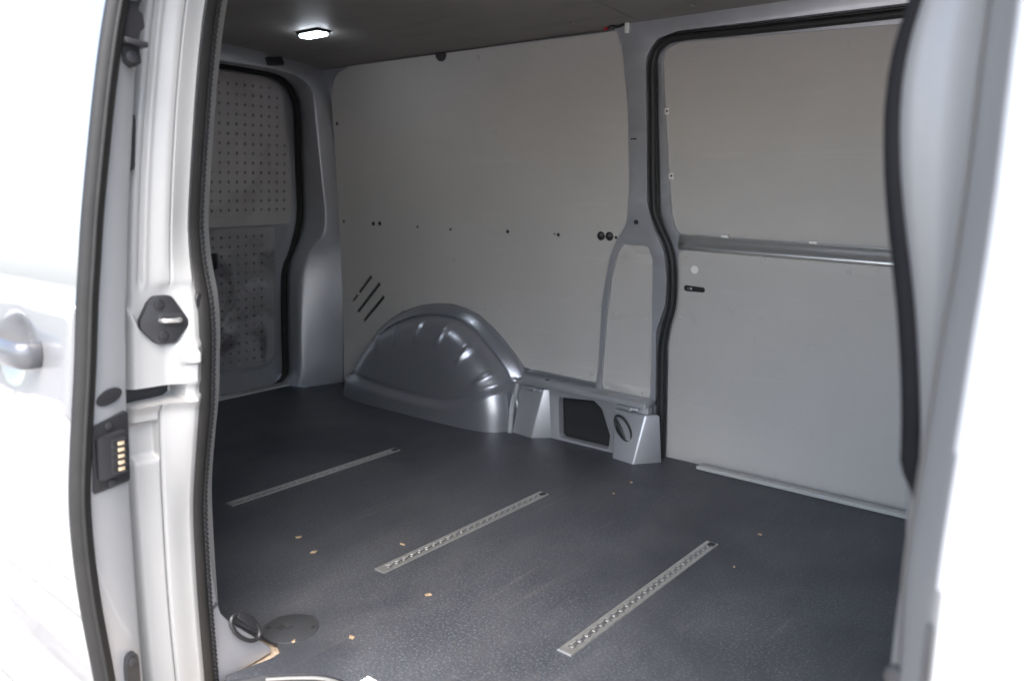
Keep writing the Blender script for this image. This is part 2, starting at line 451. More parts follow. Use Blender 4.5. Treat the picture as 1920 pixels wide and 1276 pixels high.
def caps(lst, mp, d, parent, m='lining', nrm=(0, -1, -.07)):
    c0 = None
    for x, z in lst:
        if c0 is None:
            c0 = obj('screw_cap', disc_bm((0, 0, 0), nrm, .0085, .0028, 18, .001), m, parent); o = c0
        else:
            o = c0.copy(); COL.objects.link(o); o.parent = parent
        o.location = Vector(mp(x, z, d + .0004))
caps([(-2.352, 1.312), (-1.971, 1.325), (-1.681, 1.325), (-1.40, 1.318), (-2.495, .385), (-2.038, .424), (-2.184, .606), (-1.512, .479), (-1.545, .245), (-2.757, .306), (-1.96, .42)], W, .0, panel)

# pillar, header and frame of the closed door: one pressed steel part, proud of the lining
frame_out = rounded([(-1.405, 1.372), (-.02, 1.372), (-.02, 1.312), (-1.19, 1.322), (-1.262, 1.308), (-1.298, 1.262), (-1.305, 1.1), (-1.312, .836), (-1.292, .765), (-1.256, .685), (-1.246, .60),
             (-1.252, .517), (-1.284, .43), (-1.284, .2), (-1.284, -.02), (-1.52, -.02), (-1.520, .2), (-1.508, .27), (-1.490, .514), (-1.455, .66), (-1.422, .723), (-1.390, .767), (-1.374, .885), (-1.370, 1.127), (-1.379, 1.30)],
            [0, 0, 0, .05, .05, .05, .05, .05, .05, .05, .05, .05, .05, 0, 0, 0, 0] + [.05] * 8)
small = rounded([(-1.405, .703), (-1.312, .701), (-1.296, .66), (-1.303, .215), (-1.31, .186), (-1.490, .183), (-1.500, .215), (-1.478, .441), (-1.455, .589), (-1.428, .676)], [.02, .02, .03, 0, .015, .015, .03, .1, .1, .05])
frame = sheet('door_pillar', frame_out, W, -.03, .016, 'inner_silver', VAN, holes=[small], bevel=.009, seg=3, cut=.05)
lab(frame, 'silver-grey painted pillar and header round the closed door')
cx = sum(p[0] for p in small) / len(small); cz = sum(p[1] for p in small) / len(small)
sp_ = sheet('pillar_panel', [(cx + (x - cx) * .995, cz + (z - cz) * .997) for x, z in small], W, -.01, .004, 'lining', VAN, bevel=.002, seg=1, cut=.05)
lab(sp_, 'narrow upright grey panel filling the lower pillar')
caps([(-1.357, .683), (-1.45, .468), (-1.325, .466), (-1.335, .207), (-1.478, .207)], W, .004, sp_)
obj('pillar_bolt', disc_bm(W(-1.352, .775, .015), (0, -1, 0), .0075, .006, 16, .002), 'black', frame)
obj('pillar_slit', box_bm(W(-1.353, 1.03, .0158), (.02, .002, .004)), 'dark', frame)
obj('cable_clip', box_bm(W(-1.352, 1.348, .022), (.014, .012, .032), .003), 'white', VAN)
wr = bmesh.new(); tube_bm(smooth_path([W(-1.43, 1.352, .012), W(-1.41, 1.36, .02), W(-1.385, 1.354, .022), W(-1.355, 1.362, .02)], 16), .004, 6, bm=wr)
obj('cable', wr, 'black', VAN)
obj('cable_end', tube_bm([W(-1.435, 1.353, .02), W(-1.42, 1.354, .022)], .0045, 6), 'red', VAN)

# ---- wheel arch
FLG = smooth_path([(-1.80, 0, 0), (-1.806, .11, 0), (-1.845, .221, 0), (-1.934, .311, 0), (-2.064, .398, 0), (-2.202, .427, 0), (-2.385, .405, 0), (-2.584, .322, 0), (-2.732, .187, 0), (-2.80, .09, 0), (-2.83, 0, 0)], 200)
PROF = [(1.0, -.02), (1.0, .004), (.994, .016), (.975, .028), (.95, .040), (.932, .048), (.924, .050), (.917, .045), (.910, .045), (.902, .055), (.893, .070), (.878, .087), (.856, .104), (.826, .120), (.79, .133), (.75, .143),
        (.70, .151), (.64, .157), (.57, .161), (.48, .164), (.36, .166), (.2, .167), (.05, .167)]
# refine the profile
PR = smooth_path([(a, b_, 0) for a, b_ in PROF], 90)
CXA = -2.26
RIBS = [.17, .28, .39, .50, .61, .72]
rows = []
for q in PR:
    s, o_ = q.x, q.y; row = []
    for i, p in enumerate(FLG):
        f = i / (len(FLG) - 1)
        x = CXA + (p.x - CXA) * s; z = p.y * s
        amp = sstep(.89, .86, s) * sstep(.68, .77, s)
        g = max(math.exp(-((f - r_) / .0108) ** 2) for r_ in RIBS) * amp
        if z < .12: g *= sstep(.07, .14, z)
        o2 = o_ + .007 * g; x += (x - CXA) * .011 * g; z += z * .022 * g
        if s < .955:                                   # the skirt below the pressed line
            zc_ = .086 + .085 * sstep(-2.12, -1.80, x); k = sstep(zc_ + .010, zc_ - .012, z)
            o2 += .017 * k; x += (p.x - CXA) * .025 * k * sstep(.955, .93, s)
            o2 -= .009 * math.exp(-((z - zc_ - .017) / .010) ** 2)
        row.append((x, 2.312 - o2, (z if p.y > .001 else -.01) - .03 * (1 - s)))
    rows.append(row)
arch = obj('wheel_arch', loft_bm(rows), 'arch', VAN, 50)
lab(arch, 'ribbed painted steel wheel arch bulging from the side wall')

# ---- ledge, recess and bracket feet between arch and pillar
LY = 2.222
lb_ = bmesh.new()
ledge = [(-1.84, .205), (-1.20, .195), (-1.20, -.01), (-1.84, -.01)]
rec = rounded([(-1.645, .155), (-1.495, .168), (-1.462, .145), (-1.428, .06), (-1.432, .008), (-1.64, .008)], .018)
def BX(s, z, d=0): return (s, LY + .03 - d, z)
face = sheet('sill_box', [(-1.84, .193), (-1.284, .183), (-1.284, -.01), (-1.84, -.01)], BX, -.03, .0, 'inner_silver', VAN, holes=[rec], bevel=.003)
lab(face, 'painted steel sill between wheel arch and pillar with a dark opening')
obj('ledge', sheet_bm(rounded([(-1.80, LY + .012), (-1.284, LY + .012), (-1.284, 2.325), (-1.86, 2.325)], [.02, .004, 0, 0]), lambda s, t, d: (s, t, d + .19 - (s + 1.84) * .02), 0, .016, bevel=.007, seg=3), 'inner_silver', face)
obj('ledge_hole', disc_bm((-1.71, 2.275, .2036), (0, 0, 1), .008, .001, 12), 'dark', face)
obj('cavity', box_bm((-1.54, LY + .075, .08), (.28, .01, .2)), 'dark', face)  # near-black backing plate stands in for the shade inside the opening
def bracket(x0, x1, tipx0, tipx1, tipy, topz, back=LY + .03, sgn=1, name='bracket', m='inner_silver'):
    """gusset foot: sloping plate from the ledge down to the floor with a triangular cheek"""
    bm = bmesh.new()
    A = [(x0, back - .012 * sgn, topz), (x1, back - .012 * sgn, topz), (tipx1, tipy, -.004), (tipx0, tipy + .012 * sgn, -.004)]
    Bk = [(x0, back + .02 * sgn, topz), (x1 + .035, back + .02 * sgn, topz), (x1 + .05, back + .02 * sgn, -.004), (x0 - .01, back + .02 * sgn, -.004)]
    a = [bm.verts.new(p) for p in A]; b_ = [bm.verts.new(p) for p in Bk]
    bm.faces.new(a); bm.faces.new(b_[::-1])
    for i in range(4): bm.faces.new((a[i], b_[i], b_[(i + 1) % 4], a[(i + 1) % 4]))
    bmesh.ops.recalc_face_normals(bm, faces=bm.faces)
    bmesh.ops.bevel(bm, geom=bm.edges[:], offset=.006, segments=3, profile=.5, affect='EDGES', clamp_overlap=True)
    return obj(name, bm, m, VAN, 60)
br1 = bracket(-1.80, -1.70, -1.83, -1.728, 2.203, .178)
br2 = bracket(-1.405, -1.285, -1.385, -1.300, 2.192, .158)
lab(br1, 'painted gusset foot beside the wheel arch'); lab(br2, 'painted gusset foot carrying a black lashing ring')
for br, x in ((br1, -1.75), (br2, -1.35)):
    bb = box_bm((x, LY + .012, .172), (.085, .014, .012), .004); obj('weld_flange', bb, 'inner_silver', br)
    obj('weld_stud', disc_bm((x + .015, LY + .006, .172), (0, -1, .3), .008, .006, 12, .002), 'inner_silver', br)
sw = bmesh.new()
tube_bm(smooth_path([(-1.832, LY - .012, -.005), (-1.828, LY + .0, .1), (-1.81, LY + .01, .185)], 14), .01, 8, bm=sw)
obj('flange_seam', sw, 'inner_silver', face)

def ring(c, ax, u, size, parent, t):
    """lashing eye: black wire loop with a moulded tab"""
    c = Vector(c); ax = Vector(ax).normalized(); u = Vector(u).normalized(); v = ax.cross(u)
    P = [c + u * (size * math.cos(R(a))) + v * (size * .48 * math.sin(R(a))) for a in range(0, 360, 15)]
    o = obj('lashing_ring', tube_bm(P, .0042, 8, closed=True), 'black', VAN)
    lab(o, t)
    tb = bmesh.new()
    pts = [c + u * size * .8 + v * size * .12, c + u * size * .1 + v * size * .58, c - u * size * .8 + v * size * .36, c - u * size * .75 + v * size * .12]
    f = [tb.verts.new(p + ax * .005) for p in pts]; g = [tb.verts.new(p - ax * .009) for p in pts]
    tb.faces.new(f); tb.faces.new(g[::-1])
    for i in range(4): tb.faces.new((f[i], g[i], g[(i + 1) % 4], f[(i + 1) % 4]))
    bmesh.ops.recalc_face_normals(tb, faces=tb.faces)
    bmesh.ops.bevel(tb, geom=tb.edges[:], offset=.0025, segments=2, profile=.5, affect='EDGES')
    obj('ring_tab', tb, 'black', o)
ring((-1.355, 2.218, .105), (0, -1, .35), (-.55, 0, .8), .046, br2, 'black lashing ring on the far gusset foot')

# ---- far sliding door, closed
dshell = sheet('sliding_door', [(-1.30, -.06), (-.02, -.06), (-.02, 1.35), (-1.30, 1.35)], W, -.075, -.055, 'inner_silver', VAN, cut=.08)
lab(dshell, 'closed far sliding door lined with grey boards')
win = rounded([(-.03, 1.262), (-1.215, 1.300), (-1.262, 1.285), (-1.270, 1.25), (-1.268, 1.108), (-1.261, .918), (-1.254, .803), (-1.238, .738), (-1.17, .737), (-.03, .711)], [0, .03, .03, .02, .1, .1, .05, .07, .05, 0], 6)
o = sheet('upper_panel', win, W, -.054, -.040, 'lining', dshell, bevel=.002, seg=2, cut=.06)
lab(o, 'blank grey board filling the window of the closed door')
lowp = rounded([(-.03, .661), (-1.20, .692), (-1.224, .68), (-1.228, .60), (-1.243, .48), (-1.259, .39), (-1.258, -.01), (-.03, -.01)], [0, .015, .015, .05, .05, .05, 0, 0])
lowpanel = sheet('lower_panel', lowp, W, -.05, -.022, 'lining', dshell, bevel=.003, seg=2, cut=.06)
lab(lowpanel, 'plain grey board lining the lower half of the closed door')
fr = sheet('door_frame', rounded([(-.022, 1.33), (-1.22, 1.335), (-1.285, 1.31), (-1.29, 1.1), (-1.29, .80), (-1.27, .74), (-1.268, .39), (-1.268, -.02), (-.022, -.02)], [0, .04, .04, .05, .03, .03, 0, 0, 0]), W, -.06, -.030, 'inner_silver', dshell, cut=.05, bevel=.004,
     holes=[[(x if x > -1.1 else x, z) for x, z in win], [(-.05, .63), (-1.19, .655), (-1.21, .4), (-1.21, .03), (-.05, .03)]])
# rounded middle rail
sec = [(-.5, -.35), (-.5, .35), (-.48, .58), (-.42, .72), (-.33, .79), (-.22, .76), (-.1, .66), (.0, .56), (.2, .46), (.4, .38), (.47, .3), (.5, .15), (.5, -.35)]
rail = []
for k in range(24):
    x = -1.225 + k * (1.225 - .03) / 23
    zc = .7145 - (x + 1.2) * .0245
    wd = .046
    rail.append([(x, yp(zc) + .032 - (.030 * min((k + 1) / 2, 1)) * b_ / .8, zc + wd * a) for a, b_ in sec])
o = obj('middle_rail', loft_bm(rail, True), 'rail', dshell, 60); lab(o, 'bright rounded painted rail across the closed door')
for (x, z) in ((-1.266, 1.11), (-1.257, .918)):
    o = obj('panel_clip', box_bm(W(x + .004, z, -.034), (.016, .006, .020), .002), 'white', dshell)
    obj('clip_hole', box_bm(W(x + .006, z, -.0305), (.006, .002, .006)), 'dark', o)
for (x, z) in ((-1.074, .738), (-.809, .7305)):
    o = obj('panel_clip', box_bm(W(x, z, -.034), (.024, .008, .010), .002), 'white', dshell)
pull = rounded([(-1.205, .581), (-1.134, .578), (-1.134, .562), (-1.205, .562)], .008)
o = obj('pull_slot', sheet_bm(pull, W, -.034, -.0205, bevel=.001, seg=1), 'black', lowpanel)
obj('slot_latch', box_bm(W(-1.186, .571, -.0195), (.018, .003, .009), .001), 'steel', o)
obj('sticker', disc_bm(W(-1.169, .632, -.0219), (0, -1, -.08), .0125, .0014, 24), 'white', lowpanel)
caps([(-1.205, .665), (-.951, .673), (-.705, .656), (-.956, .499), (-.71, .493), (-1.22, .479), (-1.242, .203), (-.45, .49)], W, -.022, lowpanel)
obj('scuff', box_bm(W(-.85, .562, -.0219), (.022, .001, .006), 0), 'trim', lowpanel)
for x, z, L_, a in ((-1.155, .306, .02, .5), (-1.089, .281, .03, -.9), (-.62, .45, .03, .1)):
    obj('scuff', box_bm(W(x, z, -.0219), (L_, .0008, .005), 0, Matrix.Rotation(a, 3, 'Y')), 'trim', lowpanel)
obj('scratch', box_bm(W(-.69, .584, -.0219), (.2, .0006, .0012), 0, Matrix.Rotation(-.012, 3, 'Y')), 'trim', lowpanel)
tb = box_bm((-.59, 2.298, .006), (1.06, .03, .012), .002)
for k in range(3): box_bm((-.59, 2.2825, .003 + k * .0035), (1.06, .002, .0014), 0, None, tb)
o = obj('sill_strip', tb, 'trim', VAN); lab(o, 'ridged pale strip along the foot of the closed door')
obj('strip_screw', disc_bm((-.72, 2.283, .008), (0, -1, .5), .005, .003, 10), 'steel', o)
# rubber round the closed door
sealp = [(-.02, 1.296), (-.6, 1.298), (-1.0, 1.303), (-1.185, 1.307), (-1.245, 1.295), (-1.279, 1.252), (-1.287, 1.123), (-1.294, .84), (-1.279, .775), (-1.245, .705), (-1.231, .639), (-1.233, .52), (-1.254, .44), (-1.266, .358), (-1.266, .196), (-1.264, -.01)]
sp3 = smooth_path([W(x, z, .004) for x, z in sealp], 220)
seal = obj('door_seal', tube_bm(sp3, .0120, 12), 'seal', VAN); lab(seal, 'black rubber seal round the closed sliding door')
sp4 = smooth_path([W(x - .010 if z < 1.28 else x, z + (.011 if z > 1.28 else 0), .012) for x, z in sealp], 220)
obj('seal_lip', tube_bm(sp4, .0035, 8), 'seal', seal)

# ---- ceiling boards
def ceil(x0, x1):
    bm = bmesh.new(); rows = []
    ys = [.80 + (2.214 - .80) * k / 24 for k in range(25)]
    for x in (x0, x1): rows.append([(x, y, ceil_z(y)) for y in ys] + [(x, y, ceil_z(y) + .006) for y in reversed(ys)])
    return loft_bm(rows, True)
c1 = obj('ceiling_panel', ceil(-2.86, -1.312), 'ceiling', VAN); lab(c1, 'dark ceiling board over the rear of the load space')
c2 = obj('ceiling_panel', ceil(-1.309, -.03), 'ceiling', VAN); lab(c2, 'dark ceiling board over the doorway')
obj('roof', box_bm((-1.55, MID, 1.47), (3.4, 1.9, .06), .02), 'silver', VAN)
# dome lamp
lx, ly = -2.305, 1.765; lz = ceil_z(ly)
lmp = obj('interior_lamp', box_bm((lx, ly, lz - .004), (.116, .056, .008), .003), 'black', VAN); lab(lmp, 'small lit white lamp on the ceiling')
obj('lamp_lens', box_bm((lx, ly, lz - .012), (.098, .042, .010), .003), 'glow', lmp)
caps([(-1.75, 1.75), (-1.5, 2.1), (-1.9, 2.12), (-1.1, 2.1)], CE, .0, c1, 'ceiling', (0, 0, -1))

# ---- rear: pillar, header, jamb and doors
def sym(pts): return [Vector(p) for p in pts] + [Vector((p[0], 2 * MID - p[1], p[2])) for p in reversed(pts)]
OUT_ = [(-2.925, 2.318, -.02), (-2.90, 2.314, .25), (-2.873, 2.30, .56), (-2.845, 2.275, .85), (-2.82, 2.245, 1.1), (-2.812, 2.225, 1.21), (-2.81, 2.20, 1.28), (-2.815, 2.16, 1.335), (-2.81, 2.09, 1.363), (-2.79, 1.97, 1.378), (-2.765, 1.82, 1.388), (-2.755, 1.66, 1.393), (-2.75, MID + .02, 1.394)]
E1 = [(-3.085, 2.178, -.02), (-3.07, 2.191, .053), (-3.07, 2.20, .24), (-3.07, 2.213, .425), (-3.06, 2.223, .522), (-3.02, 2.233, .598), (-2.96, 2.242, .649), (-2.92, 2.245, .693), (-2.893, 2.235, .78), (-2.88, 2.215, .901), (-2.868, 2.195, 1.05), (-2.858, 2.18, 1.15), (-2.85, 2.170, 1.22), (-2.835, 2.146, 1.276), (-2.82, 2.085, 1.311), (-2.81, 2.016, 1.325), (-2.80, 1.901, 1.333), (-2.79, 1.704, 1.333), (-2.785, MID + .02, 1.333)]
E2 = [(-3.11, 2.10, .0), (-3.10, 2.145, .05), (-3.10, 2.155, .24), (-3.09, 2.162, .50), (-3.07, 2.185, .60), (-3.05, 2.215, .69), (-3.04, 2.227, .79), (-3.02, 2.215, .95), (-2.99, 2.197, 1.10), (-2.97, 2.184, 1.2), (-2.96, 2.163, 1.256), (-2.95, 2.121, 1.305), (-2.94, 2.049, 1.333), (-2.93, 1.9, 1.342), (-2.93, 1.75, 1.345), (-2.93, MID + .02, 1.345)]
def param(pts, n=70):
    """resample so that rows of the three curves pair up by height, then by distance across"""
    a = smooth_path(pts, 400); key = [p.z - .6 * (p.y - MID) for p in a]
    key = list(np.maximum.accumulate(key))
    res = []
    for k in range(n):
        t = key[0] + (key[-1] - key[0]) * k / (n - 1)
        i = min(int(np.searchsorted(key, t)), 399); res.append(a[i])
    return res
CAMP = Vector((0, 0, .89))
E2 = [tuple(CAMP + (Vector(p) - CAMP) * (1.012 if p[2] < .6 else 1.018)) for p in E2]   # the recess is a little deeper than the frame
E1 = [tuple(CAMP + (Vector(p) - CAMP) * (.985 - .015 * sstep(.75, .55, p[2]))) for p in E1]
P0, P1, P2 = param(OUT_), param(E1), param(E2)
rows = []
for k in range(70):
    a, b_, c = P0[k], P1[k], P2[k]
    n_ = Vector((1, -.25, 0)) if a.z < 1.3 else Vector((.8, 0, -.6))
    r_ = []
    r_.append(a + Vector((-.03, .05, .03)))
    for t in (0, .3, .6, .82, .92): r_.append(a.lerp(b_, t) + Vector((.006, -.004, 0)) * math.sin(math.pi * t))
    r_.append(b_.lerp(a, .03) + (c - b_) * .004); r_.append(b_ + (c - b_) * .05)
    for t in (.2, .5, .8, 1): r_.append(b_.lerp(c, t))
    r_.append(c + Vector((-.06, .0, 0)))
    rows.append(r_)
def mirror_rows(rows): return [[Vector((p.x, 2 * MID - p.y, p.z)) for p in r] for r in rows]
bm = loft_bm(rows); loft_bm(mirror_rows(rows), bm=bm)
rp = obj('cargo_pillar', bm, 'inner_silver', VAN, 40); lab(rp, 'pale painted steel surround of the rear doorway')
sb = smooth_path(E2, 120)
sealr = obj('door_seal', tube_bm([p + Vector((.004, -.017, -.004)) for p in sb], .015, 10), 'rubber', VAN); lab(sealr, 'black rubber seal round the rear doorway')
obj('buffer', box_bm((-2.752, 1.922, 1.352), (.014, .070, .030), .002, Matrix.Rotation(.12, 3, 'X') @ Matrix.Rotation(-.35, 3, 'Y')), 'black', rp)
def peg_panel(x0, x1, z0, z1, hx0, hz0, nx, nz, p, hs, th, outline=None):
    """plate with real square perforations"""
    outl = outline or [(x0, z0), (x1, z0), (x1, z1), (x0, z1)]
    holes = []
    from_in = lambda x, z: True
    for i in range(nx):
        for j in range(nz):
            x = hx0 - i * p; z = hz0 + j * p
            if inside(outl, x, z, .018): holes.append(arc(x, z, hs, 22.5, 382.5 - 45, 7))
    return outl, holes
def inside(poly, x, z, m):
    for dx, dz in ((0, 0), (m, 0), (-m, 0), (0, m), (0, -m)):
        c = False; n = len(poly); X, Z = x + dx, z + dz
        for i in range(n):
            (ax, az), (bx, bz) = poly[i - 1], poly[i]
            if (az > Z) != (bz > Z) and X < (bx - ax) * (Z - az) / (bz - az) + ax: c = not c
        if not c: return False
    return True
for sgn in (1, -1):
    def RM(s, z, d=0, sgn=sgn): return (door_x(z) + d, MID + sgn * (s - MID), z)
    rd = sheet('cargo_door', [(1.515, -.05), (2.30, -.05), (2.30, 1.40), (1.515, 1.40)], RM, -.07, -.03, 'inner_silver', VAN, cut=.07)
    lab(rd, 'rear wing door lined with perforated board' if sgn > 0 else 'rear wing door beside the near pillar')
    upo = rounded([(1.54, .722), (2.18, .722), (2.20, .80), (2.185, 1.0), (2.155, 1.20), (2.14, 1.30), (2.05, 1.33), (1.54, 1.335)], [.02, .01, .05, .2, .1, .08, .05, .02])
    o_, h_ = peg_panel(0, 0, 0, 0, 2.157, .787, 17, 16, .0386, .0062, .008, upo)
    o = sheet('perforated_panel', upo, RM, -.028, -.012, 'peg', rd, holes=h_, bevel=.0, cut=None)
    loo = rounded([(1.54, .095), (2.06, .095), (2.105, .14), (2.108, .69), (2.09, .712), (1.54, .712)], [.02, .04, .05, .02, .02, .02])
    o_, h_ = peg_panel(0, 0, 0, 0, 2.041, .135, 13, 15, .0386, .0058, .008, loo)
    hole = rounded([(1.792, .545), (1.832, .545), (1.832, .614), (1.792, .614)], .01)
    h_ = [h for h in h_ if not inside([(1.775, .525), (1.85, .525), (1.85, .635), (1.775, .635)], h[0][0], h[0][1], 0)]
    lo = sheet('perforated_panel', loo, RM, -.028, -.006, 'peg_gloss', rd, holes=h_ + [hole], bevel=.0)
    lab(lo, 'lower perforated panel with a shiny face and painted-in reflections')
    obj('pull_recess', sheet_bm([(1.78, .535), (1.845, .535), (1.845, .625), (1.78, .625)], RM, -.029, -.022), 'dark', rd)
    ring_o = rounded([(1.52, .07), (2.08, .07), (2.128, .12), (2.13, .56), (2.185, .68), (2.205, .80), (2.19, 1.0), (2.16, 1.2), (2.14, 1.32), (2.05, 1.345), (1.52, 1.345)], [0, .04, .06, .05, .05, .05, .1, .1, .06, .05, 0])
    obj('door_inner', sheet_bm(ring_o, RM, -.04, -.024, bevel=.004), 'inner_silver', rd)
obj('door_sill', box_bm((-3.085, MID, -.002), (.06, 1.3, .016), .003), 'trim', VAN)
obj('sill_plate', box_bm((-3.09, 1.80, .007), (.03, .2, .004), .001), 'alu', VAN)

# ---- near side: closed parts that only keep the light out (rear quarter, bulkhead, header)
nq = sheet('side_wall', [(-3.0, -.05), (-1.33, -.05), (-1.33, 1.40), (-3.0, 1.40)], WN, -.03, -.008, 'lining', VAN, cut=.1)
obj('bulkhead', box_bm((-.02, MID, .68), (.03, 1.66, 1.5)), 'lining', VAN)
obj('roof_rail', sheet_bm([(-1.36, 1.30), (.1, 1.30), (.1, 1.45), (-1.36, 1.45)], WN, -.14, .03, bevel=.01, cut=.05), 'silver', VAN)

# ---- near side: jamb behind the open door
yd = smoothtab([(-.15, .655), (.03, .651), (.15, .65), (.25, .651), (.353, .655), (.448, .66), (.58, .668), (.70, .676), (.76, .682), (.842, .69), (.955, .703), (1.068, .72), (1.18, .743), (1.28, .775), (1.40, .83)])
meas = smoothtab([(-.15, .651), (.027, .651), (.152, .65), (.254, .651), (.353, .655), (.448, .668), (.52, .68), (.58, .686), (.65, .692), (.701, .692), (.735, .688), (.762, .685), (.80, .684), (.842, .686), (.955, .702), (1.068, .72), (1.18, .743), (1.28, .775), (1.40, .83)])
def jd(z):                       # seal line: distance across and along
    y = interp(yd, z); return -1.26 * y / interp(meas, z), y
youter = smoothtab([(-.3, .60), (-.1, .570), (.11, .560), (.3, .560), (.5, .565), (.72, .580), (.85, .594), (.95, .608), (1.05, .625), (1.15, .643), (1.25, .668), (1.40, .725)])
def low_edge(y):                 # the pressed outline under the striker
    return float(np.interp(y, [.54, .577, .586, .598, .612, .632, .70], [.74, .725, .695, .668, .650, .643, .636]))
zs = [-.25 + .012 * k for k in range(58)]
zs = [z for z in zs if z < .43] + [.43 + .005 * k for k in range(64)] + [.755 + .012 * k for k in range(56)]
rows = []
for z in zs:
    xd, y1 = jd(z); y0 = interp(youter, z); row = []
    row.append((-1.40, y0 - .002, z)); row.append((-1.275, y0, z))
    NT = 44
    for k in range(NT + 1):
        t = k / NT; y = y0 + (y1 - y0) * t
        x = -1.272 + .018 * math.sin(min(t / .14, 1) * math.pi / 2) + .016 * t
        x = x + (xd + .012 - (-1.238)) * sstep(.55, 1, t) * .8
        up_ = sstep(.725, .745, z)
        x += up_ * (-.0035 * math.exp(-((t - .23) / .03) ** 2) + .0022 * math.exp(-((t - .31) / .04) ** 2) - .003 * math.exp(-((t - .68) / .012) ** 2))
        x += up_ * .006 * sstep(.3, .6, t)
        le = low_edge(y)
        x += .007 * sstep(le + .005, le - .003, z) * sstep(.568, .573, z)
        low = sstep(.556, .545, z)
        x += .012 * low * math.exp(-((z - .548) / .012) ** 2)
        x += low * (-.007 * math.exp(-((t - .52) / .016) ** 2))
        if .547 < z < .5725 and t < .86: x -= .045          # slot for the guide rail
        rb = sstep(.520, .512, z) * sstep(.452, .462, z) * sstep(.5, .47, t)
        x -= .016 * rb
        bl = sstep(.655, .6485, y) * 0 + sstep(.644, .652, y) * sstep(.606, .610, z) * sstep(.630, .626, z)
        x += .008 * bl
        row.append((x, y, z))
    row.append((xd + .002, y1 + .015, z)); row.append((xd - .03, y1 + .05, z)); row.append((xd - .07, y1 + .09, z))
    rows.append(row)
jamb = obj('door_jamb', loft_bm(rows), 'jamb', VAN, 50); lab(jamb, 'pale silver door jamb with striker and rail slot')
obj('slot_shade', box_bm((-1.290, .62, .560), (.03, .13, .036), .002), 'black', jamb)  # black box set into the slot to darken its depth
# striker
hexo = rounded([(.592, .683), (.607, .711), (.616, .720), (.641, .720), (.665, .678), (.664, .668), (.642, .643), (.616, .643), (.592, .672)], .012)
JX = lambda s, z, d=0: (-1.240 + d + (s - .59) * .16, s, z)
st = obj('striker_plate', sheet_bm(hexo, JX, -.004, .006, bevel=.002), 'black', jamb); lab(st, 'black six-sided striker plate')
for s_, z_ in ((.622, .706), (.625, .656)):
    o = obj('striker_screw', disc_bm(JX(s_, z_, .0055), (1, 0, 0), .0085, .003, 20, .001), 'black', st)
    obj('screw_socket', disc_bm(JX(s_, z_, .0084), (1, 0, 0), .004, .0006, 8), 'dark', st)
obj('striker_bar', tube_bm(smooth_path([JX(.622, .681, .004), JX(.622, .681, .010), JX(.627, .681, .014), JX(.645, .680, .014), JX(.650, .680, .010), JX(.650, .680, .004)], 26), .0036, 10), 'alu', st)
obj('striker_pocket', sheet_bm(rounded([(.618, .674), (.661, .672), (.661, .69), (.618, .692)], .008), JX, .004, .0068, bevel=.0015), 'black', st)
obj('edge_buffer', disc_bm((-1.240, .686, .702), (1, .3, 0), .010, .015, 16, .003, ry=.017), 'black', jamb)
obj('jamb_slot', sheet_bm(rounded([(.596, .997), (.615, .994), (.606, .912), (.590, .910)], .008), lambda s, z, d=0: (-1.236 + d, s, z), -.012, -.002), 'dark', jamb)

# seal round the near opening
def seal_near(off_y, off_x):
    P = []
    for k in range(170):
        z = -.02 + 1.36 * k / 169; x, y = jd(z); P.append(Vector((x + off_x, y + off_y, z)))
    return P
sec_r = [(math.cos(2 * math.pi * i / 14) * 1.25, math.sin(2 * math.pi * i / 14) * .9) for i in range(14)]
ns = obj('door_seal', tube_bm(seal_near(.016, -.006), .0145, section=sec_r, up=(.35, 1, 0)), 'rubber', VAN, 60)
lab(ns, 'brown-black rubber seal on the open doorway edge')
gp_ = []
for p in seal_near(.043, -.016): gp_.append(p)
gp_ = smooth_path(gp_, 640)
obj('seal_grip', tube_bm(gp_, .0066, 8, mod=lambda i: 1.0 if i % 4 < 2 else .72), 'seal', ns, 60)

# near gusset foot and its ring
nb = bmesh.new()
prof_ = [(.69, -.012), (.690, .33), (.708, .31), (.712, .21), (.716, .145), (.723, .115), (.738, .092), (.765, .062), (.795, .030), (.822, .0), (.822, -.012)]
fa = [nb.verts.new((-1.290 + (.015 if y < .70 else 0), y, z)) for y, z in prof_]; fb = [nb.verts.new((-1.445, y, z)) for y, z in prof_]
nb.faces.new(fa); nb.faces.new(fb[::-1])
for i in range(len(fa)): nb.faces.new((fa[i], fb[i], fb[i - 1], fa[i - 1]))
bmesh.ops.recalc_face_normals(nb, faces=nb.faces)
bmesh.ops.bevel(nb, geom=[e for e in nb.edges if e.calc_face_angle(0) > .9], offset=.004, segments=3, profile=.5, affect='EDGES', clamp_overlap=True)
nbr = obj('bracket', nb, 'inner_silver', VAN, 60); lab(nbr, 'painted gusset foot with a black ring at the door edge')
nl = obj('inner_pillar', loft_bm([[(-1.33, .70, z), (-1.30, .715 + .02 * (z > .9), z), (-1.42, .74 + max(0, z - .5) * .08, z), (-1.50, .70 + max(0, z - .5) * .08, z)] for z in (.2, .5, .8, 1.1, 1.35)]), 'inner_silver', VAN)
ring((-1.282, .765, .072), (1, .25, .25), (0, .66, -.75), .041, nbr, 'black lashing ring on the near gusset foot')
obj('pillar_clip', tube_bm([(-1.288, .698, .13), (-1.287, .714, .142)], .0035, 8), 'black', nbr)

